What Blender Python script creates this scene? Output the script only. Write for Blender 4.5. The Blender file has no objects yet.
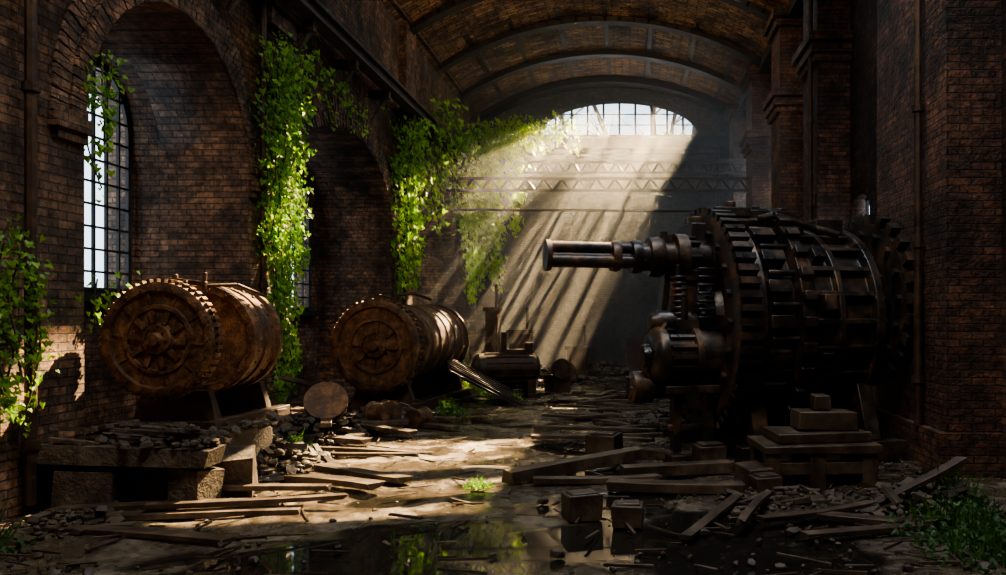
import bpy, bmesh, math, random
from mathutils import Vector, Matrix, noise
R=random.Random(7)
S=bpy.context.scene
COL=S.collection
pi=math.pi

# ------------------------------------------------------------------ materials
def newmat(name):
    m=bpy.data.materials.new(name); m.use_nodes=True
    nt=m.node_tree; b=nt.nodes['Principled BSDF']
    return m,nt,b
def N(nt,t,**kw):
    n=nt.nodes.new(t)
    for k,v in kw.items(): setattr(n,k,v)
    return n
def ramp(nt,fac,stops):
    r=N(nt,'ShaderNodeValToRGB'); e=r.color_ramp.elements
    while len(e)<len(stops): e.new(0.5)
    for i,(p,c) in enumerate(stops):
        e[i].position=p; e[i].color=(*c,1) if len(c)==3 else c
    nt.links.new(fac,r.inputs[0]); return r.outputs[0]
def noisen(nt,vec,scale,detail=6,rough=.6):
    n=N(nt,'ShaderNodeTexNoise'); n.inputs['Scale'].default_value=scale
    n.inputs['Detail'].default_value=detail; n.inputs['Roughness'].default_value=rough
    if vec: nt.links.new(vec,n.inputs['Vector'])
    return n.outputs['Fac']
def mixc(nt,fac,a,b,mode='MIX'):
    m=N(nt,'ShaderNodeMix',data_type='RGBA',blend_type=mode)
    for sock,v in ((m.inputs[0],fac),(m.inputs[6],a),(m.inputs[7],b)):
        if hasattr(v,'links'): nt.links.new(v,sock)
        elif isinstance(v,(int,float)): sock.default_value=v
        else: sock.default_value=(*v,1)
    return m.outputs[2]
def bump(nt,b,h,strength,dist=.02):
    n=N(nt,'ShaderNodeBump'); n.inputs['Strength'].default_value=strength; n.inputs['Distance'].default_value=dist
    nt.links.new(h,n.inputs['Height']); nt.links.new(n.outputs[0],b.inputs['Normal'])

def brick_mat(name,c1,c2,mortar,mode='wall',dark=.25,bw=.26,rh=.085):
    m,nt,b=newmat(name)
    g=N(nt,'ShaderNodeNewGeometry'); sp=N(nt,'ShaderNodeSeparateXYZ'); nt.links.new(g.outputs['Position'],sp.inputs[0])
    cb=N(nt,'ShaderNodeCombineXYZ')
    if mode=='wall':
        sn=N(nt,'ShaderNodeSeparateXYZ'); nt.links.new(g.outputs['True Normal'],sn.inputs[0])
        ab=N(nt,'ShaderNodeMath',operation='ABSOLUTE'); nt.links.new(sn.outputs[1],ab.inputs[0])
        gt=N(nt,'ShaderNodeMath',operation='GREATER_THAN'); gt.inputs[1].default_value=.6; nt.links.new(ab.outputs[0],gt.inputs[0])
        mx=N(nt,'ShaderNodeMix'); nt.links.new(gt.outputs[0],mx.inputs[0]); nt.links.new(sp.outputs[1],mx.inputs[2]); nt.links.new(sp.outputs[0],mx.inputs[3])
        nt.links.new(mx.outputs[0],cb.inputs[0]); nt.links.new(sp.outputs[2],cb.inputs[1])
    else:
        nt.links.new(sp.outputs[0],cb.inputs[0]); nt.links.new(sp.outputs[1],cb.inputs[1])
    br=N(nt,'ShaderNodeTexBrick'); nt.links.new(cb.outputs[0],br.inputs['Vector'])
    br.inputs['Color1'].default_value=(*c1,1); br.inputs['Color2'].default_value=(*c2,1); br.inputs['Mortar'].default_value=(*mortar,1)
    br.inputs['Scale'].default_value=1; br.inputs['Brick Width'].default_value=bw; br.inputs['Row Height'].default_value=rh
    br.inputs['Mortar Size'].default_value=rh*.1; br.inputs['Mortar Smooth'].default_value=.4; br.inputs['Bias'].default_value=-.1
    n1=noisen(nt,g.outputs['Position'],1.1,8,.7)
    n2=noisen(nt,g.outputs['Position'],14,5,.6)
    n3=noisen(nt,g.outputs['Position'],5,5,.7)
    dirt=ramp(nt,n1,[(.38,(dark,dark,dark)),(.64,(1.1,1.05,1))])
    c=mixc(nt,1.0,br.outputs['Color'],dirt,'MULTIPLY')
    d2=ramp(nt,n2,[(.3,(.5,.5,.5)),(.7,(1.25,1.2,1.15))])
    c=mixc(nt,1.0,c,d2,'MULTIPLY')
    d3=ramp(nt,n3,[(.42,(.35,.33,.32)),(.56,(1.1,1.1,1.1))])
    c=mixc(nt,.8,c,d3,'MULTIPLY')
    nt.links.new(c,b.inputs['Base Color']); b.inputs['Roughness'].default_value=.72
    h=N(nt,'ShaderNodeMath',operation='MULTIPLY_ADD'); nt.links.new(n2,h.inputs[0]); h.inputs[1].default_value=.9
    inv=N(nt,'ShaderNodeMath',operation='SUBTRACT'); inv.inputs[0].default_value=1; nt.links.new(br.outputs['Fac'],inv.inputs[1])
    nt.links.new(inv.outputs[0],h.inputs[2])
    bump(nt,b,h.outputs[0],1,.045)
    return m
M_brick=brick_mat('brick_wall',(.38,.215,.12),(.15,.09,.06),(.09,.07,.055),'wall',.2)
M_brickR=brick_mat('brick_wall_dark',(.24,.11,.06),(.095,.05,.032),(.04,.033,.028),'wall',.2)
M_brickC=brick_mat('brick_vault',(.62,.36,.16),(.19,.10,.05),(.05,.038,.025),'ceil',.15,.5,.17)
M_end=brick_mat('brick_sooty',(.13,.13,.13),(.08,.08,.08),(.06,.06,.06),'wall',.5)

def noisy_mat(name,cols,scale,rough,metal=0,bs=.4,bd=.01,detail=8):
    m,nt,b=newmat(name)
    tc=N(nt,'ShaderNodeTexCoord'); v=tc.outputs['Object']
    n1=noisen(nt,v,scale,detail,.68)
    st=[(.30+.40*i/(len(cols)-1),c) for i,c in enumerate(cols)]
    nt.links.new(ramp(nt,n1,st),b.inputs['Base Color'])
    n2=noisen(nt,v,scale*5,4,.6)
    rr=N(nt,'ShaderNodeMapRange'); nt.links.new(n1,rr.inputs[0]); rr.inputs[1].default_value=.3; rr.inputs[2].default_value=.7
    rr.inputs[3].default_value=rough[0]; rr.inputs[4].default_value=rough[1]; nt.links.new(rr.outputs[0],b.inputs['Roughness'])
    b.inputs['Metallic'].default_value=metal
    bump(nt,b,n2,bs,bd); return m
M_rust=noisy_mat('rusted_iron',[(.020,.013,.010),(.11,.058,.029),(.32,.17,.075)],7,(.35,.75),.3,.9,.015)
M_rustd=noisy_mat('dark_rusted_iron',[(.015,.010,.008),(.06,.035,.02),(.13,.07,.035)],5,(.4,.8),.35,.6)
M_iron=noisy_mat('black_iron',[(.018,.017,.018),(.052,.044,.039),(.18,.10,.052)],3.5,(.22,.55),.5,.4)
M_steel=noisy_mat('sooty_steel',[(.015,.015,.015),(.035,.032,.03),(.07,.055,.04)],3,(.4,.7),.4)
M_wood=noisy_mat('weathered_wood',[(.018,.013,.009),(.06,.041,.027),(.14,.10,.062)],3,(.3,.7),0,.6,.01)
M_conc=noisy_mat('broken_concrete',[(.02,.015,.012),(.065,.05,.036),(.15,.12,.085)],5,(.5,.9),0,.9,.03)
M_stone=noisy_mat('rubble_stone',[(.016,.013,.011),(.06,.046,.032),(.14,.105,.072)],1.5,(.4,.9),0,.6,.01)
M_ply=noisy_mat('vine_stem',[(.03,.02,.01),(.08,.06,.03)],5,(.7,.9))

def leaf_mat(name,c1,c2):
    m,nt,b=newmat(name)
    g=N(nt,'ShaderNodeNewGeometry')
    c=ramp(nt,g.outputs['Random Per Island'],[(0,c1),(1,c2)])
    nt.links.new(c,b.inputs['Base Color']); b.inputs['Roughness'].default_value=.45
    tr=N(nt,'ShaderNodeBsdfTranslucent'); nt.links.new(mixc(nt,1.0,c,(1.9,2.0,.7),'MULTIPLY'),tr.inputs[0])
    mx=N(nt,'ShaderNodeMixShader'); mx.inputs[0].default_value=.5
    nt.links.new(b.outputs[0],mx.inputs[1]); nt.links.new(tr.outputs[0],mx.inputs[2])
    nt.links.new(mx.outputs[0],nt.nodes['Material Output'].inputs[0]); return m
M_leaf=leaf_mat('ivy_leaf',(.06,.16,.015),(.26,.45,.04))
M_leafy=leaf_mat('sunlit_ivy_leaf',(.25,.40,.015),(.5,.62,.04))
M_leafd=leaf_mat('weed_leaf',(.02,.06,.015),(.06,.14,.025))

def floor_mat():
    m,nt,b=newmat('wet_concrete_floor')
    g=N(nt,'ShaderNodeNewGeometry'); P=g.outputs['Position']
    sp=N(nt,'ShaderNodeSeparateXYZ'); nt.links.new(P,sp.inputs[0])
    n1=noisen(nt,P,.9,9,.68); n2=noisen(nt,P,11,7,.7); n3=noisen(nt,P,1.7,6,.65)
    c=ramp(nt,n1,[(.3,(.055,.044,.032)),(.5,(.16,.13,.092)),(.7,(.30,.24,.17))])
    c=mixc(nt,1.0,c,ramp(nt,n2,[(.32,(.3,.28,.25)),(.62,(1.2,1.2,1.2))]),'MULTIPLY')
    damp=N(nt,'ShaderNodeMapRange'); nt.links.new(n3,damp.inputs[0]); damp.inputs[1].default_value=.46; damp.inputs[2].default_value=.62; damp.inputs[3].default_value=1; damp.inputs[4].default_value=0
    c=mixc(nt,damp.outputs[0],c,mixc(nt,1.0,c,(.5,.49,.48),'MULTIPLY'))
    wet=N(nt,'ShaderNodeMapRange'); nt.links.new(sp.outputs[2],wet.inputs[0]); wet.inputs[1].default_value=.0005; wet.inputs[2].default_value=.008
    wet.inputs[3].default_value=1; wet.inputs[4].default_value=0
    c=mixc(nt,wet.outputs[0],c,(.016,.015,.012))
    nt.links.new(c,b.inputs['Base Color'])
    r=N(nt,'ShaderNodeMapRange'); nt.links.new(damp.outputs[0],r.inputs[0])
    r.inputs[3].default_value=.55; r.inputs[4].default_value=.13
    rm=N(nt,'ShaderNodeMix'); nt.links.new(wet.outputs[0],rm.inputs[0]); nt.links.new(r.outputs[0],rm.inputs[2]); rm.inputs[3].default_value=.03
    nt.links.new(rm.outputs[0],b.inputs['Roughness'])
    bs=N(nt,'ShaderNodeMath',operation='SUBTRACT'); bs.inputs[0].default_value=1; nt.links.new(wet.outputs[0],bs.inputs[1])
    hm=N(nt,'ShaderNodeMath',operation='MULTIPLY'); nt.links.new(n2,hm.inputs[0]); nt.links.new(bs.outputs[0],hm.inputs[1])
    bump(nt,b,hm.outputs[0],.7,.025)
    return m
M_floor=floor_mat()

# ------------------------------------------------------------------ mesh builder
class B:
    def __init__(s): s.bm=bmesh.new()
    def box(s,c,d,rot=None,jit=0,taper=1):
        M=Matrix.Translation(c)
        if rot is not None:
            M=M@(rot if isinstance(rot,Matrix) else Matrix.Rotation(rot[2],4,'Z')@Matrix.Rotation(rot[1],4,'Y')@Matrix.Rotation(rot[0],4,'X'))
        vs=[]
        for z in(-.5,.5):
            for y in(-.5,.5):
                for x in(-.5,.5):
                    t=taper if z>0 else 1
                    v=Vector((x*d[0]*t,y*d[1]*t,z*d[2]))
                    if jit: v+=Vector([R.uniform(-jit,jit) for _ in range(3)])
                    vs.append(s.bm.verts.new(M@v))
        for f in((0,2,3,1),(4,5,7,6),(0,1,5,4),(2,6,7,3),(0,4,6,2),(1,3,7,5)):
            s.bm.faces.new([vs[i] for i in f])
    def lathe(s,o,axis,prof,seg=40,smooth=True):
        a=Vector(axis).normalized(); q=a.to_track_quat('Z','Y').to_matrix()
        rows=[]
        for t,r in prof:
            if r<1e-5: rows.append([s.bm.verts.new(Vector(o)+a*t)])
            else: rows.append([s.bm.verts.new(Vector(o)+q@Vector((r*math.cos(2*pi*i/seg),r*math.sin(2*pi*i/seg),t))) for i in range(seg)])
        for A,C in zip(rows,rows[1:]):
            if len(A)==1 and len(C)==1: continue
            for i in range(seg):
                j=(i+1)%seg
                if len(A)==1: f=s.bm.faces.new([A[0],C[j],C[i]])
                elif len(C)==1: f=s.bm.faces.new([A[i],A[j],C[0]])
                else: f=s.bm.faces.new([A[i],A[j],C[j],C[i]])
                f.smooth=smooth
    def cyl(s,p,q,r,seg=14,r2=None):
        p=Vector(p);q=Vector(q);L=(q-p).length; r2=r if r2 is None else r2
        s.lathe(p,q-p,[(0,0),(0,r),(L,r2),(L,0)],seg,True)
    def tube(s,pts,r,seg=8):
        for a,c in zip(pts,pts[1:]): s.cyl(a,c,r,seg)
    def ringbox(s,o,axis,rad,n,d,ph=0,tilt=0):
        a=Vector(axis).normalized(); q=a.to_track_quat('Z','Y').to_matrix().to_4x4()
        for i in range(n):
            M=Matrix.Translation(o)@q@Matrix.Rotation(2*pi*i/n+ph,4,'Z')@Matrix.Translation((rad,0,0))
            c=M@Vector((0,0,0)); s.box(c,d,M.to_3x3().to_4x4()@Matrix.Rotation(tilt,4,'Z'))
    def ringcyl(s,o,axis,rad,n,r,L,ph=0,seg=8):
        a=Vector(axis).normalized(); q=a.to_track_quat('Z','Y').to_matrix()
        for i in range(n):
            t=2*pi*i/n+ph
            p=Vector(o)+q@Vector((rad*math.cos(t),rad*math.sin(t),0))
            s.cyl(p,p+a*L,r,seg)
    def prism(s,poly,axis,a0,a1):
        def P(u,v,w): return (w,u,v) if axis==0 else (u,w,v)
        A=[s.bm.verts.new(P(u,v,a0)) for u,v in poly]; C=[s.bm.verts.new(P(u,v,a1)) for u,v in poly]
        s.bm.faces.new(A); s.bm.faces.new(C[::-1])
        n=len(poly)
        for i in range(n): s.bm.faces.new([A[i],C[i],C[(i+1)%n],A[(i+1)%n]])
    def rock(s,c,r,flat=.7):
        M=Matrix.Translation(c)@Matrix.Rotation(R.uniform(0,6.3),4,'Z')@Matrix.Rotation(R.uniform(-.4,.4),4,'X')@Matrix.Diagonal((r*R.uniform(.7,1.3),r*R.uniform(.6,1.1),r*flat*R.uniform(.7,1.1),1))
        t=bmesh.ops.create_icosphere(s.bm,subdivisions=1,radius=1)
        for v in t['verts']:
            v.co=M@(v.co*R.uniform(.75,1.2))
    def done(s,name,mat,parent=None,bevel=0,norm=True):
        if norm: bmesh.ops.recalc_face_normals(s.bm,faces=s.bm.faces)
        me=bpy.data.meshes.new(name); s.bm.to_mesh(me); s.bm.free()
        me.set_sharp_from_angle(angle=.65)
        o=bpy.data.objects.new(name,me); COL.objects.link(o); me.materials.append(mat)
        if bevel:
            md=o.modifiers.new('bevel','BEVEL'); md.width=bevel; md.segments=2; md.limit_method='ANGLE'; md.angle_limit=.7
        if parent: o.parent=parent
        return o
def empty(name,loc=(0,0,0),rz=0):
    e=bpy.data.objects.new(name,None); COL.objects.link(e); e.location=loc; e.rotation_euler=(0,0,rz); e.empty_display_size=.2; return e

# ------------------------------------------------------------------ room dims
XL,XR,YE,YB=-5.5,4.1,30.0,-3.0
XC=(XL+XR)/2; HW=(XR-XL)/2; ZS,ZCR=9.0,10.4
RV=(HW*HW+1.4*1.4)/2.8; ZV=ZCR-RV; AV=math.asin(HW/RV)
def vp(a,r=RV): return (XC+r*math.sin(a),ZV+r*math.cos(a))

# floor
puds=[(-2.7,6.05,.7),(-1.2,5.95,.6),(.4,6.6,.9),(-.6,7.7,.5),(1.0,7.3,.6),(-3.4,6.8,.3),(-.6,9.4,.5),(.1,12.5,.6),(-1.9,6.9,.4),(-.2,8.2,.5),(-.9,11.2,.5),(0,15,.6),(-1.6,10.2,.4),(-1.5,13.5,.45),(-2.4,8.0,.3),(-1.2,17.5,.5),(.9,6.2,.6),(-1.4,15.4,.4)]
bm=bmesh.new(); nx,ny=130,400
x0,x1,y0,y1=XL-2.2,XR+.6,YB-.5,YE+.6
grid=[]
for j in range(ny+1):
    row=[]
    y=y0+(y1-y0)*(j/ny)
    for i in range(nx+1):
        x=x0+(x1-x0)*i/nx
        h=noise.fractal(Vector((x*.55,y*.55,3)),.9,2,5)*.045+noise.noise(Vector((x*3,y*3,0)))*.012+.018
        for px,py,pr in puds:
            d2=((x-px)**2+((y-py)*1.5)**2)/(pr*pr)
            if d2<6: h-=.045*math.exp(-d2)
        row.append(bm.verts.new((x,y,max(h,0))))
    grid.append(row)
for j in range(ny):
    for i in range(nx):
        f=bm.faces.new((grid[j][i],grid[j][i+1],grid[j+1][i+1],grid[j+1][i])); f.smooth=True
me=bpy.data.meshes.new('floor'); bm.to_mesh(me); bm.free(); fl=bpy.data.objects.new('floor',me); COL.objects.link(fl); me.materials.append(M_floor)

def cut(target,cutter):
    md=target.modifiers.new('cut','BOOLEAN'); md.operation='DIFFERENCE'; md.object=cutter; md.solver='EXACT'
    bpy.context.view_layer.update()
    dg=bpy.context.evaluated_depsgraph_get()
    me=bpy.data.meshes.new_from_object(target.evaluated_get(dg))
    target.modifiers.clear(); target.data=me
    bpy.data.objects.remove(cutter)
def archpoly(c,hw,z0,zs,rise,n=20):
    p=[(c-hw,z0),(c+hw,z0)]
    for i in range(n+1):
        t=pi*i/n; p.append((c+hw*math.cos(t),zs+rise*math.sin(t)))
    return p
b=B(); b.box(((XL-2.0+XL)/2,(YB+YE)/2,4.8),(2.0,YE-YB,10.2)); wl=b.done('wall_left',M_brick)
arches=[(10.25,1.8,3.75,1.75),(16.4,2.8,3.85,1.55),(23.9,2.3,4.0,1.7)]
for c,hw,zs,ri in arches+[(4.2,1.8,4.0,1.7)]:
    b=B(); b.prism(archpoly(c,hw,.03,zs,ri),0,XL-1.6,XL+.3); cut(wl,b.done('c',M_brick))
wins=[(11.32,.68,2.1,4.25,.95),(17.75,.95,1.9,4.0,.95),(25.2,.8,2.0,4.4,.9)]
for c,hw,z0,zs,ri in wins:
    b=B(); b.prism(archpoly(c,hw,z0,zs,ri),0,XL-2.4,XL-1.2); cut(wl,b.done('c',M_brick))
for k,(c,hw,z0,zs,ri) in enumerate(wins):
    b=B(); X=XL-1.66; bw=.035
    n=5
    for i in range(1,n):
        y=c-hw+2*hw*i/n; top=zs+ri*math.sqrt(max(0,1-((y-c)/hw)**2))
        b.box((X,y,(z0+top)/2),(.04,bw,top-z0))
    z=z0+.28
    while z<zs+ri-.1:
        w=hw if z<zs else hw*math.sqrt(max(0,1-((z-zs)/ri)**2))
        b.box((X,c,z),(.035,2*w,.028)); z+=.30
    pts=archpoly(c,hw-.03,z0+.03,zs,ri-.03)
    for p,q in zip(pts,pts[1:]+pts[:1]): b.cyl((X,p[0],p[1]),(X,q[0],q[1]),.045,6)
    b.box((XL-1.52,c,z0-.06),(.3,2*hw+.2,.12))
    b.done('window_%d'%(k+1),M_steel)
for k,(c,hw,zs,ri) in enumerate(arches):
    b=B()
    for ring in range(2):
        n=60
        for i in range(n):
            t=pi*(i+.5)/n
            rr=.13+ring*.26
            y=c+(hw+rr)*math.cos(t); z=zs+(ri+rr)*math.sin(t)
            b.box((XL+.0-ring*.02,y,z),(.08+R.uniform(-.01,.02),.24,.085*(1+.1*ring)),(t,0,0),.004)
    for sgn in(-1,1):
        b.box((XL+.0,c+sgn*(hw+.28),zs-.08),(.2,.5,.14)); b.box((XL+.0,c+sgn*(hw+.25),zs-.2),(.12,.44,.1))
    b.done('trim_%d'%(k+1),M_brick)
b=B()
for y in (7.9,12.85,20.4,27.3):
    b.box((XL+.06,y,7.9),(.24,.9,2.3)); b.box((XL+.09,y,6.5),(.4,1.0,.25)); b.box((XL+.06,y,6.25),(.3,.9,.25))
b.box((XL+.08,(YB+YE)/2,8.95),(.3,YE-YB-.1,.28))
b.box((XL+.03,(YB+YE)/2,6.95),(.16,YE-YB-.1,.12))
b.done('trim_4',M_brick)
# right wall
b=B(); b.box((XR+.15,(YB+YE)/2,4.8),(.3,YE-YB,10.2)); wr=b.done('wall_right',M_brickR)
rw=[(14.95,.6,3.0,3.95),(18.1,.8,3.2,7.4),(22.4,.9,3.2,7.6),(26.8,1.2,3.2,8.2)]
for y,hw,z0,z1 in rw:
    b=B(); b.prism(archpoly(y,hw,z0,z1-.3,.3,8),0,XR-.3,XR+1); cut(wr,b.done('c',M_brickR))
for k,(y,hw,z0,z1) in enumerate(rw):
    b=B()
    for i in range(5): b.box((XR+.22,y-hw+2*hw*i/4,(z0+z1)/2),(.05,.05,z1-z0))
    z=z0
    while z<z1: b.box((XR+.22,y,z),(.035,2*hw,.04)); z+=.45
    b.done('window_%d'%(k+5),M_steel)
b=B()
for y,w in ((5.6,1.6),(10.55,2.6),(16.25,1.3),(20.1,1.2),(24.6,1.2),(28.9,1.2)):
    b.box((XR-.3,y,4.6),(.62,w,9.2))
    for z,e in((6.6,.08),(6.75,.14),(6.95,.2),(8.6,.1),(8.8,.18)): b.box((XR-.3-e/2,y,z),(.62+e,w+2*e,.16))
    b.box((XR-.34,y,.25),(.72,w+.12,.5))
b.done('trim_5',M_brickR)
b=B(); b.box((XR-.2,(YB+YE)/2,9.02),(.45,YE-YB-.1,.3)); b.box((XR-.33,(YB+YE)/2,8.75),(.25,YE-YB-.1,.12)); b.done('trim_6',M_steel)
# end wall
b=B(); b.box((XC,YE+.09,5.1),(XR-XL+3,.18,11.4)); we=b.done('wall_end',M_end)
ex,ehw,ez,er=-.38,2.85,8.22,1.2
poly=[(ex-ehw,ez),(ex+ehw,ez)]
for i in range(21):
    t=pi*i/20; poly.append((ex+ehw*math.cos(t),ez+.02+er*math.sin(t)))
b=B(); b.prism(poly,1,YE-.3,YE+1.2); cut(we,b.done('c',M_end))
b=B()
for i in range(1,10):
    x=ex-ehw+2*ehw*i/10; top=ez+er*math.sqrt(1-((x-ex)/ehw)**2)
    b.box((x,YE+.1,(ez+top)/2),(.08,.08,top-ez))
for z in(8.62,9.0):
    w=ehw*math.sqrt(1-((z-ez)/er)**2); b.box((ex,YE+.1,z),(2*w,.05,.035))
for p,q in zip(poly,poly[1:]+poly[:1]): b.cyl((p[0],YE+.1,p[1]),(q[0],YE+.1,q[1]),.06,6)
b.done('window_4',M_steel)
b=B()
na=28
for i in range(na):
    a=-AV+2*AV*(i+.5)/na; x,z=vp(a,RV-.24); b.box((x,YE-.35,z),(2*AV*RV/na+.03,.7,.42),(0,a,0))
b.done('trim_7',M_steel)
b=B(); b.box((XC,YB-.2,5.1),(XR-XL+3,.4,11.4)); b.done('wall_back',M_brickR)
# vault with unseen openings added to let sun and fill light in
bm=bmesh.new(); NA,NY=24,66
ys=[YB-.3+(YE+.2-YB+.3)*j/NY for j in range(NY+1)]
V=[[bm.verts.new((vp(-AV*1.03+2*AV*1.03*i/NA)[0],y,vp(-AV*1.03+2*AV*1.03*i/NA)[1])) for i in range(NA+1)] for y in ys]
def light_hole(x,y):
    if 15.6<y<20.8 and 0.2<x<2.6: return True
    if 14.4<y<16.8 and -2.2<x<-.5: return True
    if 16.8<y<19.6 and -3.4<x<-2.1: return True
    if 2.0<y<5.2 and -3.2<x<1.6: return True
    if 7.5<y<10 and .6<x<3: return True
    return False
for j in range(NY):
    for i in range(NA):
        cx=(V[j][i].co.x+V[j][i+1].co.x)/2; cy=(ys[j]+ys[j+1])/2
        if light_hole(cx,cy): continue
        bm.faces.new((V[j][i],V[j+1][i],V[j+1][i+1],V[j][i+1]))
me=bpy.data.meshes.new('ceiling'); bm.to_mesh(me); bm.free(); ce=bpy.data.objects.new('ceiling',me); COL.objects.link(ce); me.materials.append(M_brickC)
md=ce.modifiers.new('s','SOLIDIFY'); md.thickness=.22; md.offset=1
b=B()
for y in (-1.5,1.6,5.4,8.5,11.5,14.4,17.4,20.4,23.6,26.6):
    for i in range(24):
        a=-AV+2*AV*(i+.5)/24; x,z=vp(a,RV-.17); b.box((x,y,z),(2*AV*RV/24+.03,.22,.36),(0,a,0))
        x,z=vp(a,RV-.36); b.box((x,y,z),(2*AV*RV/24+.03,.36,.05),(0,a,0))
for a in (-.44,-.30,-.15,0,.15,.30,.44):
    x,z=vp(a,RV-.12); b.box((x,(22.6+YE)/2,z),(.13,YE-22.6,.26),(0,a,0))
b.done('trim_8',M_steel)

# crane rail on left wall, girders
b=B()
b.box((XL+.42,(YE-.2+2)/2,6.78),(.26,YE-2.2,.06)); b.box((XL+.42,(YE-.2+2)/2,6.55),(.26,YE-2.2,.05)); b.box((XL+.42,(YE-.2+2)/2,6.66),(.05,YE-2.2,.22))
b.box((XL+.42,(YE-.2+2)/2,6.84),(.07,YE-2.2,.07))
y=3
while y<29.5: b.box((XL+.2,y,6.45),(.46,.16,.16)); b.cyl((XL+.05,y,5.9),(XL+.42,y,6.45),.04,6); y+=2.1
b.done('crane_rail',M_conc)
def truss(name,y,z0,z1,xa,xb,n,ch=.05):
    b=B(); b.box(((xa+xb)/2,y,z0),(xb-xa,.1,ch)); b.box(((xa+xb)/2,y,z1),(xb-xa,.1,ch))
    for i in range(n):
        u0=xa+(xb-xa)*i/n; u1=xa+(xb-xa)*(i+1)/n; um=(u0+u1)/2
        b.cyl((u0,y,z0),(um,y,z1),ch*.5,5); b.cyl((um,y,z1),(u1,y,z0),ch*.5,5)
    return b.done(name,M_steel)
truss('roof_truss',24.6,5.45,5.8,XL+.1,XR-.1,18,.08)
truss('roof_truss',27.4,6.45,6.8,XL+.1,XR-.1,20,.08)
b=B(); b.box((XC,YE-.16,7.95),(XR-XL-.05,.2,.34)); b.box((XC,YE-.19,8.12),(XR-XL-.05,.3,.06)); b.box((XC,YE-.19,7.76),(XR-XL-.05,.3,.06)); b.done('gantry_girder',M_steel)
b=B()
for z in(7.45,7.25): b.cyl((XL+.02,29.4,z),(XR-.02,29.4,z),.04,6)
b.cyl((XL+.02,23.5,4.75),(XR-.02,23.5,4.7),.04,6)
b.cyl((3.05,29,4.2),(3.05,29,8.0),.05,6)
b.done('tie_rod',M_steel)
b=B()
for x,y,z0,z1 in((XL+.12,20.0,1.0,6.4),(XL+.12,12.3,.1,6.4),(XL+.14,7.5,.1,6.4),(XR-.7,15.8,.1,8.6),(XR-.7,9.9,.5,6.4)):
    b.cyl((x,y,z0),(x,y,z1),.05,8)
    z=z0+.5
    while z<z1: b.lathe((x,y,z),(0,0,1),[(0,.0),(0,.075),(.08,.075),(.08,0)],8); z+=1.6
b.done('steam_pipe',M_rustd)

# ------------------------------------------------------------------ left machines
def flywheel(b,o,ax,Rr,teeth,sp,th=.14):
    a=Vector(ax).normalized(); o=Vector(o)
    b.lathe(o,a,[(-.16*Rr*1.2,0),(-.16*Rr*1.2,.10*Rr),(-.14*Rr,.11*Rr),(-.1*Rr,.14*Rr),(-.1*Rr,.25*Rr),(-.05*Rr,.27*Rr),(-.0,.30*Rr),(.0,.52*Rr),(-.04*Rr,.54*Rr),(-.04*Rr,.6*Rr),(0,.62*Rr),(0,.82*Rr),(-.06*Rr,.85*Rr),(-.06*Rr,.95*Rr),(-.02,Rr),(th,Rr),(th,0)],64)
    b.ringbox(o-a*.03*Rr,a,.40*Rr,sp,(.22*Rr,.09*Rr,.06*Rr),.1)
    b.ringbox(o-a*.0*Rr,a,.72*Rr,sp,(.2*Rr,.03*Rr,.05*Rr),.1)
    b.ringcyl(o-a*.13*Rr,a,.195*Rr,8,.022*Rr,.05*Rr)
    b.ringcyl(o-a*.10*Rr,a,.90*Rr,20,.02*Rr,.06*Rr)
    b.ringbox(o+a*th*.5,a,Rr+.012,teeth,(.05,.5*2*pi*Rr/teeth,th*.9))
def barrel(b,o,ax,Rr,L,ribs,wd=.03):
    a=Vector(ax).normalized(); p=[(0,0),(0,.18*Rr),(-.05,.2*Rr),(-.05,.3*Rr),(.02,.34*Rr),(.02,.8*Rr),(-.02,.84*Rr),(-.02,.97*Rr),(0,Rr),(.07,Rr),(.08,.93*Rr)]
    for i in range(ribs):
        t=.1+(L-.2)*(i+.5)/ribs; w=wd
        p+=[(t-w-.01,.93*Rr),(t-w,.965*Rr),(t+w,.965*Rr),(t+w+.01,.93*Rr)]
    p+=[(L-.08,.93*Rr),(L-.07,Rr),(L,Rr),(L+.02,.8*Rr),(L,.3*Rr),(L+.1,.28*Rr),(L+.1,0)]
    b.lathe(o,a,p,56)
    b.ringcyl(Vector(o)-a*.05,a,.9*Rr,18,.022*Rr,.05)
    for t in (.16,L-.16): b.ringcyl(Vector(o)+a*t,a,.94*Rr,26,.014,.03)

E=empty('winding_drum',(-4.78,8.5,1.55),-.04)
b=B(); flywheel(b,(0,0,0),(0,1,0),.585,50,10,.09); b.done('flange_wheel',M_rust,E)
b=B(); b.cyl((0,.09,0),(0,1.7,0),.1,16); barrel(b,(.09,.66,-.01),(0,1,0),.60,.62,1); b.done('drum',M_rust,E)
b=B()
for y in(.34,1.46):
    b.box((0,y,-.74),(.95,.14,.40),None,0,.75); b.box((0,y,-.35),(.34,.12,.6)); b.lathe((0,y-.09,0),(0,1,0),[(0,0),(0,.17),(.18,.17),(.18,0)],18)
    b.box((0,y,-.90),(1.2,.24,.08))
for s in(-1,1): b.box((s*.5,.9,-.90),(.13,1.7,.12))
b.cyl((-.02,.34,.1),(-.03,.34,.68),.03,8); b.box((.1,.36,.60),(.4,.06,.05),(0,.12,0)); b.cyl((.25,.36,.2),(.28,.36,.70),.025,8)
b.tube([(.28,.38,.56),(.5,.6,.58),(.62,1.0,.46)],.02)
b.box((.02,.36,.55),(.2,.14,.12))
b.done('frame',M_rustd,E,.008)
b=B(); b.box((-4.78,8.75,.3),(1.3,1.9,.56),None,.04)
b.box((-4.65,7.72,.5),(1.65,.32,.18),(0,.03,.05),.04); b.box((-4.95,7.7,.18),(.5,.4,.36),(0,0,.1),.04); b.box((-4.05,7.8,.2),(.3,.36,.38),(0,0,-.1),.05)
b.box((-3.98,8.4,.22),(.36,.5,.36),(.1,.05,.3),.05)
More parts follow.
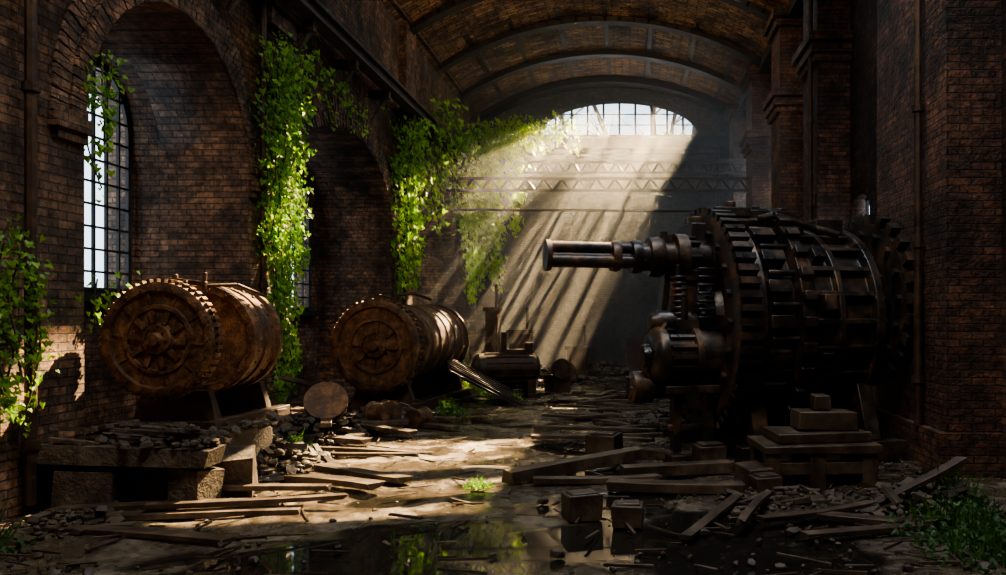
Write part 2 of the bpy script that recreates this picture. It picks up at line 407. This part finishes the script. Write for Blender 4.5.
for i in range(240): b.rock((R.uniform(-5.3,-3.85),R.uniform(7.55,9.6),.60+R.uniform(0,.06)),R.uniform(.02,.08))
for i in range(22): b.box((R.uniform(-5.2,-4.0),R.uniform(7.6,8.2),.64+R.uniform(0,.1)),(R.uniform(.2,.7),.07,.035),(R.uniform(-.2,.2),R.uniform(-.2,.2),R.gauss(0,.5)))
b.done('concrete_plinth',M_conc)

E=empty('winding_drum',(-4.55,15.0,1.25),-.10)
b=B(); flywheel(b,(0,0,0),(0,1,0),.82,52,8,.14); b.done('flange_wheel',M_rust,E)
b=B(); b.cyl((0,.1,0),(0,3.6,0),.12,16); barrel(b,(0,.65,0),(0,1,0),.78,2.5,5,.05); b.done('drum',M_rust,E)
b=B()
for y in(.38,3.35):
    b.box((0,y,-.85),(1.3,.18,.7),None,0,.6); b.box((0,y,-.3),(.4,.16,.7)); b.box((0,y,-1.18),(1.6,.3,.12))
for s in(-1,1): b.box((s*.68,1.9,-1.13),(.15,3.6,.18))
b.tube([(.2,.4,.6),(.25,.4,.92),(.5,.6,.95),(.6,1.2,.85)],.03); b.cyl((-.2,.36,.2),(-.12,.36,1.0),.035,8); b.box((.05,.4,.86),(.4,.08,.07),(0,.25,0))
b.done('frame',M_rustd,E,.008)

# ------------------------------------------------------------------ right machine
E=empty('gear_engine',(.92,11.0,1.72),.28)
ax=(1,0,0)
b=B()
b.lathe((0,0,0),ax,[(-.14,0),(-.14,.22),(-.08,.26),(-.02,.28),(-.02,.62),(.08,.66),(.08,.98),(-.02,1.02),(-.06,1.06),(-.06,1.34),(-.02,1.4),(.22,1.4),(.26,1.34),(.26,0)],72)
b.ringbox((.02,0,0),ax,.82,8,(.46,.16,.12)); b.ringcyl((-.12,0,0),ax,1.2,22,.045,.08,seg=8); b.ringcyl((-.08,0,0),ax,.46,10,.05,.08)
b.ringbox((.10,0,0),ax,1.43,56,(.10,.085,.26)); b.ringcyl((-.2,0,0),ax,.17,6,.03,.08)
b.done('main_gear',M_iron,E)
b=B()
b.lathe((.26,0,0),ax,[(0,1.1),(0,1.3),(.1,1.32),(.1,1.22),(.5,1.22),(.5,1.42),(.66,1.42),(.66,1.18),(.7,1.18)],72)
b.ringbox((.52,0,0),ax,1.28,20,(.2,.16,.3)); b.ringbox((.84,0,0),ax,1.44,30,(.12,.12,.16)); b.ringcyl((.42,0,0),ax,1.3,20,.04,.4,ph=.16)
b.done('ratchet_drum',M_iron,E,.01)
b=B()
p=[(.94,1.0),(.94,1.2),(1.0,1.25),(1.06,1.2)]
p+=[(1.1,1.13),(1.35,1.13),(1.37,1.22),(1.45,1.22),(1.47,1.12),(1.85,1.12),(1.87,1.25),(1.98,1.25),(2.0,1.1),(2.0,0)]
b.lathe((0,0,0),ax,p,64)
b.ringbox((1.5,0,0),ax,1.16,22,(.12,.07,.86)); b.ringbox((1.22,0,0),ax,1.2,11,(.16,.2,.16),.1); b.ringcyl((1.86,0,0),ax,1.2,26,.035,.16)
b.done('casing',M_iron,E,.01)
b=B()
b.lathe((2.12,-.45,.28),ax,[(-.12,0),(-.12,.3),(0,.32),(0,1.0),(.14,1.0),(.14,0)],64); b.ringbox((2.19,-.45,.28),ax,1.04,26,(.18,.13,.14))
b.ringcyl((2.06,-.45,.28),ax,.86,16,.05,.08); b.ringcyl((2.06,-.45,.28),ax,.5,8,.05,.08)
b.done('rear_gear',M_iron,E)
b=B()
sy=-.35; sz=.80
for dy,dz in((0,.10),(-.10,-.065),(.10,-.065),(0,-.02)): b.cyl((-2.12,sy+dy,sz+dz),(-.9,sy+dy,sz+dz),.075,14)
b.lathe((-2.14,sy,sz),ax,[(.02,0),(.02,.19),(.08,.19),(.08,0)],24); b.lathe((-1.3,sy,sz),ax,[(0,0),(0,.18),(.06,.19),(.1,.18),(.1,0)],24)
b.lathe((-1.05,sy,sz),ax,[(0,0),(0,.2),(.05,.21),(.12,.2),(.12,.17),(.22,.17),(.22,.24),(.34,.26),(.4,.24),(.4,.2),(.55,.2),(.55,.3),(.7,.3),(.72,.22),(1.0,.22),(1.0,0)],28)
b.ringcyl((-.5,sy,sz),ax,.25,8,.03,.3); b.box((-.62,sy,sz+.2),(.16,.2,.14)); b.cyl((-.62,sy,sz+.2),(-.62,sy,sz+.32),.05,10)
b.done('shaft_bundle',M_iron,E)
b=B()
b.box((-.3,sy,.2),(.14,.3,1.0)); b.box((-.2,sy,.58),(.5,.4,.16)); b.box((-.6,sy+.05,.35),(.08,.2,.75),(0,.12,0))
for i in range(8): b.lathe((-.5,sy-.2,.0+i*.075),(0,0,1),[(0,0),(0,.1),(.04,.1),(.04,0)],14)
b.cyl((-.5,sy-.2,-.1),(-.5,sy-.2,.7),.045,10)
for i in range(7): b.box((-.16,sy-.28,.05+i*.1),(.22,.06,.035))
b.box((-.08,-.1,1.1),(.34,.5,.3)); b.cyl((-.1,-.1,1.2),(-.1,-.1,1.35),.1,14); b.box((.3,-.2,1.40),(.5,.4,.12)); b.cyl((.3,-.3,1.42),(.3,-.3,1.54),.07,12)
b.box((.9,-.1,1.36),(.7,.36,.18)); b.cyl((.75,-.1,1.4),(.75,-.1,1.52),.06,10); b.cyl((1.1,-.1,1.4),(1.1,-.1,1.5),.08,10)
b.tube([(.6,-.5,1.3),(.75,-.65,1.34),(1.3,-.7,1.18),(1.6,-.75,1.1)],.05)
b.box((1.7,-.1,1.25),(.4,.5,.2))
b.done('bracket',M_iron,E,.012)
b=B(); my=-.6; mz=-.42
b.lathe((-.9,my,mz),ax,[(-.08,0),(-.08,.14),(0,.16),(0,.26),(.06,.34),(.1,.36),(.18,.36),(.2,.31),(.5,.31),(.52,.37),(.6,.37),(.62,.31),(.95,.31),(.95,0)],36)
b.ringbox((-.53,my,mz),ax,.33,16,(.05,.04,.34)); b.ringcyl((-.83,my,mz),ax,.3,8,.03,.1)
b.lathe((-1.12,my+.1,mz-.38),ax,[(0,0),(0,.12),(.04,.19),(.28,.2),(.3,.15),(.7,.15),(.7,0)],26)
b.ringcyl((-1.14,my+.1,mz-.38),ax,.13,6,.02,.06)
b.lathe((-.85,my+.1,mz+.42),ax,[(0,0),(0,.09),(.1,.14),(.5,.14),(.5,.1),(.75,.1),(.75,0)],22)
b.box((-.45,my,mz+.36),(.3,.3,.16)); b.cyl((-.45,my,mz+.3),(-.45,my,mz+.7),.06,12)
b.tube([(-.7,my-.1,mz+.4),(-.85,my-.1,mz+.2),(-.95,my-.05,mz-.2),(-.6,my,mz-.5)],.035)
b.done('motor',M_iron,E)
b=B()
for x in(-.55,-.12): 
    b.box((x,my,-1.2),(.1,.16,1.0)); b.box((x,my,-1.65),(.26,.5,.1))
b.box((-.35,my,-.82),(.8,.5,.1)); b.box((-.35,my,-1.3),(.6,.08,.08))
for x in(.35,1.15,1.85):
    b.box((x,0,-1.58),(.22,2.6,.24)); 
    for s in(-1,1): b.box((x,s*.95,-1.2),(.2,.28,.8),(s*.35,0,0))
for s in(-1,1): b.box((1.1,s*1.25,-1.58),(2.2,.22,.24))
b.cyl((-.1,0,0),(2.5,0,0),.2,20); 
b.done('base_frame',M_iron,E,.012)

E=empty('timber_stand',(1.95,8.95,0),.1)
b=B()
b.box((0,0,.42),(1.25,.75,.09),None,.01); b.box((.05,.05,.52),(1.0,.6,.10),(0,0,.04),.01); b.box((.15,.1,.68),(.62,.4,.2),(0,0,-.05),.02); b.box((.12,.1,.86),(.18,.18,.16),None,.01)
b.box((0,-.28,.22),(1.2,.12,.14),None,.01)
b.done('top',M_wood,E,.01)
b=B()
for x in(-.52,-.05,.5):
    for y in(-.28,.28): b.box((x,y,.19),(.16,.14,.38),None,.01)
b.box((-.7,-.2,.13),(.25,.5,.24),(0,0,.1),.02)
b.done('legs',M_wood,E,.01)

# ------------------------------------------------------------------ far items
E=empty('rusted_boiler',(-2.75,19.6,0),.35)
b=B(); b.lathe((-.9,0,.55),(1,0,0),[(-.1,0),(0,.28),(.1,.36),(1.4,.36),(1.5,.28),(1.6,0)],28); b.ringbox((-.1,0,.55),(1,0,0),.37,14,(.03,.04,1.1))
b.cyl((-.2,0,.8),(-.2,0,1.4),.07,10); b.cyl((.4,0,.8),(.4,0,1.15),.11,12); b.box((.1,0,.92),(.4,.3,.16))
b.done('boiler_shell',M_rustd,E)
b=B(); b.box((-.5,0,.15),(.2,.6,.3)); b.box((.4,0,.15),(.2,.6,.3)); b.box((1.0,-.3,.2),(.45,.4,.4),(0,0,.3)); b.lathe((1.0,-.55,.55),(.3,-1,.1),[(0,0),(0,.24),(.1,.24),(.1,0)],20); b.done('boiler_feet',M_rustd,E)
for i,(x,y,h,w) in enumerate(((-3.0,23.0,1.3,.6),(-4.3,24.5,1.2,.9),(-3.6,22.0,1.9,.3),(-1.5,24.2,.8,.6),(.3,26.0,1.0,.8),(1.6,25.0,.9,.9))):
    b=B(); b.box((0,0,h/2),(w,.5,h),None,.02); b.box((0,0,h+.05),(w+.12,.6,.1)); b.box((0,-.27,h*.6),(w*.7,.06,h*.4)); b.cyl((w*.3,0,h),(w*.3,0,h+.7),.04,8)
    b.lathe((-w*.15,-.28,h*.6),(0,-1,0),[(0,0),(0,.12),(.06,.12),(.06,0)],16)
    o=b.done('control_cabinet',M_rustd); o.location=(x,y,0)
b=B(); b.box((0,0,0),(1.7,1.5,.05),None,.02)
for k in range(6): b.box((0,-.62+k*.25,.04),(1.68,.06,.05))
o=b.done('corrugated_sheet',M_steel); o.location=(-2.95,17.0,.42); o.rotation_euler=(.15,.5,.35)

# ------------------------------------------------------------------ debris
def plank(x0,y0,x1,y1,w=.16,t=.045,z=.04,dz=0,mat=M_wood,name='wooden_plank',roll=0):
    L=math.hypot(x1-x0,y1-y0); b=B(); n=5
    rows=[]
    e0=[R.uniform(-.05,.05) for _ in range(2)]; e1=[R.uniform(-.08,.08) for _ in range(2)]; bow=R.uniform(-.02,.02)
    for i in range(n+1):
        u=-L/2+L*i/n; zz=bow*(1-(2*i/n-1)**2)
        r=[]
        for k,(a,c) in enumerate(((-1,-1),(1,-1),(1,1),(-1,1))):
            off=(e0[k%2] if i==0 else e1[k%2] if i==n else 0)
            r.append(b.bm.verts.new((u+off,a*w/2+R.uniform(-.006,.006),c*t/2+zz)))
        rows.append(r)
    for A,C in zip(rows,rows[1:]):
        for k in range(4): b.bm.faces.new((A[k],A[(k+1)%4],C[(k+1)%4],C[k]))
    b.bm.faces.new(rows[0][::-1]); b.bm.faces.new(rows[-1])
    o=b.done(name,mat,None,.004)
    o.location=((x0+x1)/2,(y0+y1)/2,z+t/2+dz/2); o.rotation_euler=(roll,-math.atan2(dz,L),math.atan2(y1-y0,x1-x0)); return o
P=plank
P(-5.1,7.4,-3.2,7.75,.16,.05,.05); P(-5.2,7.1,-3.0,7.5,.18,.05,.03); P(-3.6,8.9,-2.5,8.3,.2,.06,.05,.03); P(-3.55,9.6,-2.35,8.8,.18,.06,.04)
P(-4.9,6.9,-3.1,6.5,.14,.04,.03); P(-4.2,7.3,-2.6,7.7,.1,.04,.12); P(-4.6,8.0,-3.0,8.3,.12,.05,.12,-.05)
P(-1.3,8.8,.15,10.1,.2,.13,.03,.05); P(-1.0,8.75,.35,8.9,.14,.06,.05); P(-.1,9.1,1.2,9.45,.2,.12,.04); P(-.2,8.5,1.1,8.35,.22,.09,.04); P(.1,10.5,.9,10.2,.22,.1,.04)
P(1.05,8.1,.45,6.6,.1,.04,.04); P(1.3,7.9,.9,6.8,.08,.04,.1); P(2.2,7.6,3.2,7.9,.12,.05,.05,.4); P(1.6,7.3,2.6,6.9,.16,.05,.04)
P(-5.1,12.2,-3.3,12.6,.2,.07,.12,.04); P(-4.9,12.9,-3.1,11.9,.18,.06,.2,-.1); P(-5.0,11.8,-3.6,11.4,.2,.07,.05); P(-4.9,13.6,-4.1,11.3,.15,.06,.28); P(-3.6,13.4,-2.6,12.7,.2,.06,.05)
P(-4.4,13.0,-5.0,11.9,.13,.06,.5,.4); P(-3.9,14.3,-2.9,13.9,.2,.06,.05)
P(-1.4,11.9,.5,12.1,.12,.06,.04); P(-1.5,13.0,.4,12.6,.14,.05,.04); P(-1.2,14.6,.3,14.4,.16,.06,.04); P(-1.0,16.5,.6,16.9,.16,.06,.04)
P(1.4,6.6,3.0,7.1,.12,.04,.05); P(1.1,7.0,2.2,7.6,.1,.04,.08)
for (x,y,s) in((-.33,10.7,.33),(-.42,7.35,.27),(-.02,7.1,.23),(.95,10.0,.3),(1.35,8.3,.24)):
    b=B(); b.box((0,0,s*.4),(s*1.15,s,s*.8),None,.012); b.box((0,0,s*.82),(s*.9,s*.7,s*.1),(0,0,.1)); o=b.done('timber_block',M_wood,None,.01); o.location=(x,y,.02); o.rotation_euler=(0,0,R.uniform(-.4,.4))
for i in range(44):
    side=R.random()
    if side<.5: x=R.uniform(-.8,.7); y=R.uniform(11.5,19)
    elif side<.8: x=R.uniform(-4.4,-3.4); y=R.uniform(9.5,22)
    else: x=R.uniform(-1.0,3.0); y=R.uniform(16,27)
    a=R.gauss(0,.5); L=R.uniform(.3,.9)
    if R.random()<.2: a+=1.2
    P(x-L*math.cos(a),y-L*math.sin(a),x+L*math.cos(a),y+L*math.sin(a),R.uniform(.06,.17),R.uniform(.03,.06),R.uniform(.025,.08),R.uniform(-.06,.06))
b=B()
def gauss_side():
    if R.random()<.5: return XL+.15+abs(R.gauss(0,1.1))
    return XR-.8-abs(R.gauss(0,1.5))
for i in range(3600):
    x=gauss_side() if R.random()<.8 else R.uniform(XL+.2,XR-.5); y=5.2+R.random()**1.4*23.5
    if x<XL+.1 or x>XR-.65: continue
    r=R.uniform(.006,.03) if R.random()<.93 else R.uniform(.03,.07)
    b.rock((x,y,r*.3+.02),r)
b.done('rubble',M_stone)
b=B()
for i in range(1400):
    x=gauss_side() if R.random()<.65 else R.uniform(XL+.2,XR-.7); y=5.3+R.random()**1.3*20
    if x<XL+.2 or x>XR-.65: continue
    L=R.uniform(.06,.4); b.box((x,y,.035+R.uniform(0,.03)),(L,R.uniform(.008,.03),R.uniform(.006,.02)),(0,R.uniform(-.12,.12),R.gauss(0,.9)),.003)
b.done('wood_splinters',M_wood)
def heap(cx,cy,rx,ry,h,n,name,mat=M_stone,rmax=.14,bx=.3):
    b=B()
    for i in range(n):
        t=R.uniform(0,6.3); q=math.sqrt(R.random()); x=cx+rx*q*math.cos(t); y=cy+ry*q*math.sin(t)
        if x<XL+.16: x=XL+.16
        hz=h*(1-q)**.8; r=R.uniform(.02,rmax)
        if R.random()<bx: b.box((x,y,hz*R.random()+.04),(R.uniform(.1,.4),R.uniform(.03,.10),R.uniform(.02,.05)),(R.uniform(-.4,.4),R.uniform(-.4,.4),R.uniform(0,3)),.008)
        else: b.rock((x,y,hz*R.uniform(.5,1)+.02),r)
    b.done(name,mat)
heap(-4.5,12.3,.8,1.4,.5,300,'rubble_heap',M_stone,.1); heap(-4.0,13.8,.8,.8,.4,200,'rubble_heap',M_stone,.1); heap(-3.9,20.5,1.3,2.0,.5,200,'rubble_heap'); heap(-2.4,22.0,1.6,1.6,.5,220,'rubble_heap')
heap(-4.2,9.7,.7,1.0,.4,260,'rubble_heap',M_stone,.08)
heap(-.8,26.0,1.6,1.2,.4,130,'rubble_heap'); heap(2.7,7.6,.8,1.0,.25,260,'rubble_heap',M_stone,.045,.15); heap(-4.8,7.0,.5,.7,.15,150,'rubble_heap',M_stone,.04,.15); heap(.5,13.8,.8,1.2,.25,120,'rubble_heap'); heap(1.5,8.1,.7,.5,.1,120,'rubble_heap',M_stone,.04,.2)
for (x,y,z,r,L,rz,tl) in((-4.35,12.0,.55,.3,.14,.3,.6),(-3.75,12.7,.30,.2,.4,1.0,.1),(-3.3,13.1,.2,.15,.35,-.3,0),(-1.7,21.2,.34,.32,.5,.2,0)):
    b=B(); b.lathe((0,0,-L/2),(0,0,1),[(0,0),(0,r*.25),(-.03,r*.3),(0,r*.4),(0,r),(.04,r),(.05,r*.85),(L-.05,r*.85),(L-.04,r),(L,r),(L,r*.4),(L,0)],28); b.ringcyl((0,0,-L/2-.02),(0,0,1),r*.7,8,.02,.04)
    o=b.done('cable_drum',M_rust); o.location=(x,y,z); o.rotation_euler=(pi/2-tl,0,rz)

for tx,ty,th,tr in((1.2,37,19,.22),(3.1,39,21,.3),(4.4,36.5,18,.2),(-1.0,38,17,.2),(5.6,40,22,.26),(2.2,41,20,.18),(-2.6,36,15,.18)):  # trees added outside the gable window to break the beams into streaks
    b=B(); p=Vector((0,0,0)); r=tr; n=9
    for i in range(n):
        q=Vector((R.gauss(0,.12)*i*.5,R.gauss(0,.1),th*(i+1)/n)); r2=tr*(1-.085*(i+1)); b.cyl(p,q,r,10,r2)
        if i>2:
            for k in range(3):
                t=R.uniform(0,6.3); L=R.uniform(.8,2.2); e=q+Vector((L*math.cos(t),L*math.sin(t),L*R.uniform(.5,1)))
                b.cyl(q,e,r2*.45,6,.02)
                for m_ in range(2): b.cyl(q.lerp(e,.6),e+Vector((R.gauss(0,.5),R.gauss(0,.5),R.uniform(.1,.6))),.03,5,.01)
        p=q; r=r2
    o=b.done('beam_mask_tree',M_ply); o.location=(tx,ty,0)

# ------------------------------------------------------------------ foliage
def leaf(bm,p,s,nrm,up):
    n=nrm.normalized(); t=up-n*up.dot(n)
    if t.length<.01: t=Vector((0,0,1)).cross(n)
    t.normalize(); u=t.cross(n)
    pts=[(0,.15),(.42,.42),(.5,.05),(.28,-.25),(0,-.75),(-.28,-.25),(-.5,.05),(-.42,.42)]
    vs=[bm.verts.new(p+u*(a*s)+t*(c*s)+n*(-abs(a)*s*.25)) for a,c in pts]
    bm.faces.new((vs[0],vs[1],vs[2],vs[3],vs[4])); bm.faces.new((vs[0],vs[4],vs[5],vs[6],vs[7]))
def vine(strands,mat,ls=.085,dens=26,spread=.09,name='ivy_vine',out=Vector((1,-.4,0))):
    E=empty(name,(strands[0][0],strands[0][1],strands[0][2])); o0=Vector(E.location)
    bm=bmesh.new(); bs=B()
    for (x,y,zt,zb) in strands:
        z=zt; ph=R.uniform(0,9); last=None; L=zt-zb
        while z>zb:
            u=(zt-z)/L
            ox=noise.noise(Vector((ph,z*1.3,0)))*.22; oy=noise.noise(Vector((ph,z*1.1,5)))*.25
            c=Vector((max(x+ox,XL+.05) if x>XL+.0 else x+ox,y+oy,z))
            if last is not None and last[1]-z>.2: bs.cyl(last[0]-o0,c-o0,.009,5); last=(c,z)
            if last is None: last=(c,z)
            sp=spread*(1.25-.8*u)
            cl=.35+1.3*max(0,noise.noise(Vector((ph+3,z*2.2,1)))+.25)
            for k in range(max(1,int(dens*.05*cl+R.random()))):
                p=c+Vector((R.gauss(0,sp),R.gauss(0,sp),R.gauss(0,.05)))
                if p.x<XL+.04 and x>XL: p.x=XL+.04+R.random()*.06
                n=out+Vector((R.gauss(0,.6),R.gauss(0,.6),R.gauss(.2,.5)))
                leaf(bm,p-o0,ls*R.uniform(.5,1.3),n,Vector((R.gauss(0,.35),R.gauss(0,.35),1)))
            z-=.05
    me=bpy.data.meshes.new('leaves'); bm.to_mesh(me); bm.free(); o=bpy.data.objects.new('leaves',me); COL.objects.link(o); me.materials.append(mat); o.parent=E
    bs.done('stems',M_ply,E)
U=R.uniform
vine([(XL+.2,6.95+i*.07,2.65-U(0,.5),.75+U(0,.5)) for i in range(7)],M_leaf,.055,100,.08)
vine([(XL-.05+U(-.1,.15),8.5+i*.1,4.5-U(0,.5),3.0+U(0,.8)) for i in range(5)],M_leaf,.07,60,.09)
vine([(XL+.1,8.6+i*.1,2.25-U(0,.2),1.5+U(0,.3)) for i in range(3)],M_leaf,.065,50,.07)
vine([(XL+.2+U(0,.2),12.15+i*.095,6.3-U(0,1.0),[.5,.9,1.6,.4,1.2,2.6,.7,1.0,1.7,.6,2.4,2.2][i]+U(0,.3)) for i in range(12)],M_leaf,.08,92,.11)
vine([(XL+.15,13.6+i*.4,6.2-U(0,.3),5.4+U(-.4,.5)) for i in range(9)],M_leaf,.09,50,.15)
vine([(XL+.2+U(0,.25),19.2+i*.19,6.7-U(0,.5),[3.0,2.2,2.6,3.4,2.4,3.1,4.2][i]) for i in range(7)],M_leaf,.11,84,.16)
vine([(XL+.2+U(0,.3),22.0+i*.5,6.8-U(0,.3),5.3+U(-1.5,.6)) for i in range(8)],M_leaf,.12,56,.2)
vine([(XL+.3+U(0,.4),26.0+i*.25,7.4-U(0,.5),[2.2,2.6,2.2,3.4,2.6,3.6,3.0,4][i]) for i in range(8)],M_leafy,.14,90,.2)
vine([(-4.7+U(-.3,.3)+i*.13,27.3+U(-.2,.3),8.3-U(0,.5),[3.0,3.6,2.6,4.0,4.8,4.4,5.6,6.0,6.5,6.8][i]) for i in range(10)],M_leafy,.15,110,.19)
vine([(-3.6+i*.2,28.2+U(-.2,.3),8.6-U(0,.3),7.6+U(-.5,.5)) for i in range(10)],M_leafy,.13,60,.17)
vine([(-4.9+U(0,.5),20.5+i*.55,7.1+U(0,.3),6.5-U(0,.5)) for i in range(13)],M_leaf,.12,40,.2)
def bush(cx,cy,r,n,h,name,mat=M_leafd,ls=.07):
    bm=bmesh.new()
    for i in range(n):
        t=R.uniform(0,6.3); q=math.sqrt(R.random()); p=Vector((r*q*math.cos(t),r*q*math.sin(t),.03+h*R.random()*(1.05-q)))
        leaf(bm,p,ls*R.uniform(.5,1.3),Vector((R.gauss(0,.5),-.5+R.gauss(0,.5),.8)),Vector((R.gauss(0,1),R.gauss(0,1),.3)))
    for i in range(n//5):
        t=R.uniform(0,6.3); q=r*.6*R.random(); p=Vector((q*math.cos(t),q*math.sin(t),0)); d=Vector((R.gauss(0,.4),R.gauss(0,.4),1)).normalized()*h*1.5*R.uniform(.5,1)
        w=Vector((.012,.006,0)); a=bm.verts.new(p-w);c=bm.verts.new(p+w);e=bm.verts.new(p+d); bm.faces.new((a,c,e))
    me=bpy.data.meshes.new(name); bm.to_mesh(me); bm.free(); o=bpy.data.objects.new(name,me); COL.objects.link(o); me.materials.append(mat); o.location=(cx,cy,0.02)
bush(2.7,6.9,.6,420,.3,'weed_clump',M_leafd,.05); bush(3.0,7.9,.4,300,.35,'weed_clump',M_leafd,.05); bush(2.7,6.2,.6,360,.25,'weed_clump',M_leafd,.05); bush(-1.55,8.6,.16,70,.1,'weed_clump',M_leaf,.04)
bush(-1.3,9.3,.12,50,.08,'weed_clump',M_leaf,.04); bush(-3.2,14.8,.35,140,.3,'weed_clump',M_leafd,.06); bush(-3.5,18.6,.5,200,.4,'weed_clump',M_leaf,.07); bush(-4.9,6.2,.4,200,.3,'weed_clump',M_leafd,.05)
bush(-2.4,17.2,.2,70,.2,'weed_clump',M_leaf,.06); bush(-4.5,21.5,.6,260,.7,'weed_clump',M_leaf,.1); bush(-4.4,11.0,.3,100,.25,'weed_clump',M_leafd,.05)

# ------------------------------------------------------------------ haze
b=B(); b.box((XC,(20.8+YE-.35)/2,4.5),(XR-XL-.1,YE-.35-20.8,8.9)); hz=b.done('dust_haze',M_stone)
m=bpy.data.materials.new('dust_haze'); m.use_nodes=True; nt=m.node_tree; nt.nodes.clear()
out=N(nt,'ShaderNodeOutputMaterial'); vs=N(nt,'ShaderNodeVolumeScatter'); vs.inputs['Density'].default_value=.024; vs.inputs['Anisotropy'].default_value=.4; vs.inputs['Color'].default_value=(.97,.98,1,1)
nt.links.new(vs.outputs[0],out.inputs['Volume']); hz.data.materials.clear(); hz.data.materials.append(m)

# ------------------------------------------------------------------ light
w=bpy.data.worlds.new('w'); S.world=w; w.use_nodes=True; nt=w.node_tree
bg=nt.nodes['Background']; bg.inputs[0].default_value=(.66,.81,.95,1); bg.inputs[1].default_value=2.9
def aim(o,d): o.rotation_euler=Vector(d).to_track_quat('-Z','Y').to_euler()
SUNC=(1,.70,.37)
SD=Vector((.5,1,1.2))
l=bpy.data.lights.new('sun','SUN'); l.energy=38; l.angle=.009; l.color=SUNC; o=bpy.data.objects.new('sun',l); COL.objects.link(o); aim(o,-SD); o.location=(10,50,30)
def spot(name,loc,tgt,e,ang,col,r=.15,blend=.3):
    l=bpy.data.lights.new(name,'SPOT'); l.energy=e; l.spot_size=ang; l.spot_blend=blend; l.color=col; l.shadow_soft_size=r
    o=bpy.data.objects.new(name,l); COL.objects.link(o); o.location=loc; aim(o,Vector(tgt)-Vector(loc)); return o
WC=(-.38,30.3,8.8)
spot('floor_fill_spot',(6.5,50,17.5),WC,950000,.36,SUNC,.12)  # spots added beyond the gable window to light the aisle floor in strips
spot('floor_fill_spot',(7.0,50,20.5),WC,750000,.36,SUNC,.12)
spot('floor_fill_spot',(7.5,50,24.5),WC,600000,.36,SUNC,.12)
# narrow spots added outside the gable window to make separate light shafts
for xw,e,a in((2.2,11,.018),(1.55,6,.010),(.9,10,.016),(.2,5,.009),(-.6,10,.016),(-1.5,6,.010),(-2.4,9,.016)):
    t=Vector((xw,30.1,8.75)); spot('shaft_spot',t+SD*18,t,e*1e6,a,SUNC,.03,.4)
    spot('shaft_spot',t+Vector((.42,1,.85))*20,t,e*4.5e5,a,SUNC,.03,.4)
def area(name,loc,tgt,e,s,col):
    l=bpy.data.lights.new(name,'AREA'); l.energy=e; l.size=s; l.color=col; o=bpy.data.objects.new(name,l); COL.objects.link(o); o.location=loc; aim(o,Vector(tgt)-Vector(loc))
area('roof_fill',(-1.0,3.5,10.7),(-1.5,9,1),520,3,(1,.9,.78))  # unseen area lamp added over a roof opening to fill the left machines
area('roof_fill',(1.8,8.8,10.6),(1.2,9.5,1),460,2.2,(.78,.87,1))  # second unseen area lamp, added to bring out the gear engine
area('vault_fill',(-.7,16.5,8.9),(-.7,24,10.6),170,1.2,(1,.72,.42))  # unseen lamp added inside the hall to brighten the far vault

c=bpy.data.cameras.new('camera'); cam=bpy.data.objects.new('camera',c); COL.objects.link(cam); cam.location=(0,0,1.8); cam.rotation_euler=(pi/2,0,0)
c.sensor_width=36; c.lens=30; c.shift_x=-127/1006; c.shift_y=27.5/1006; c.clip_end=300
S.camera=cam
S.view_settings.look='AgX - Medium High Contrast'
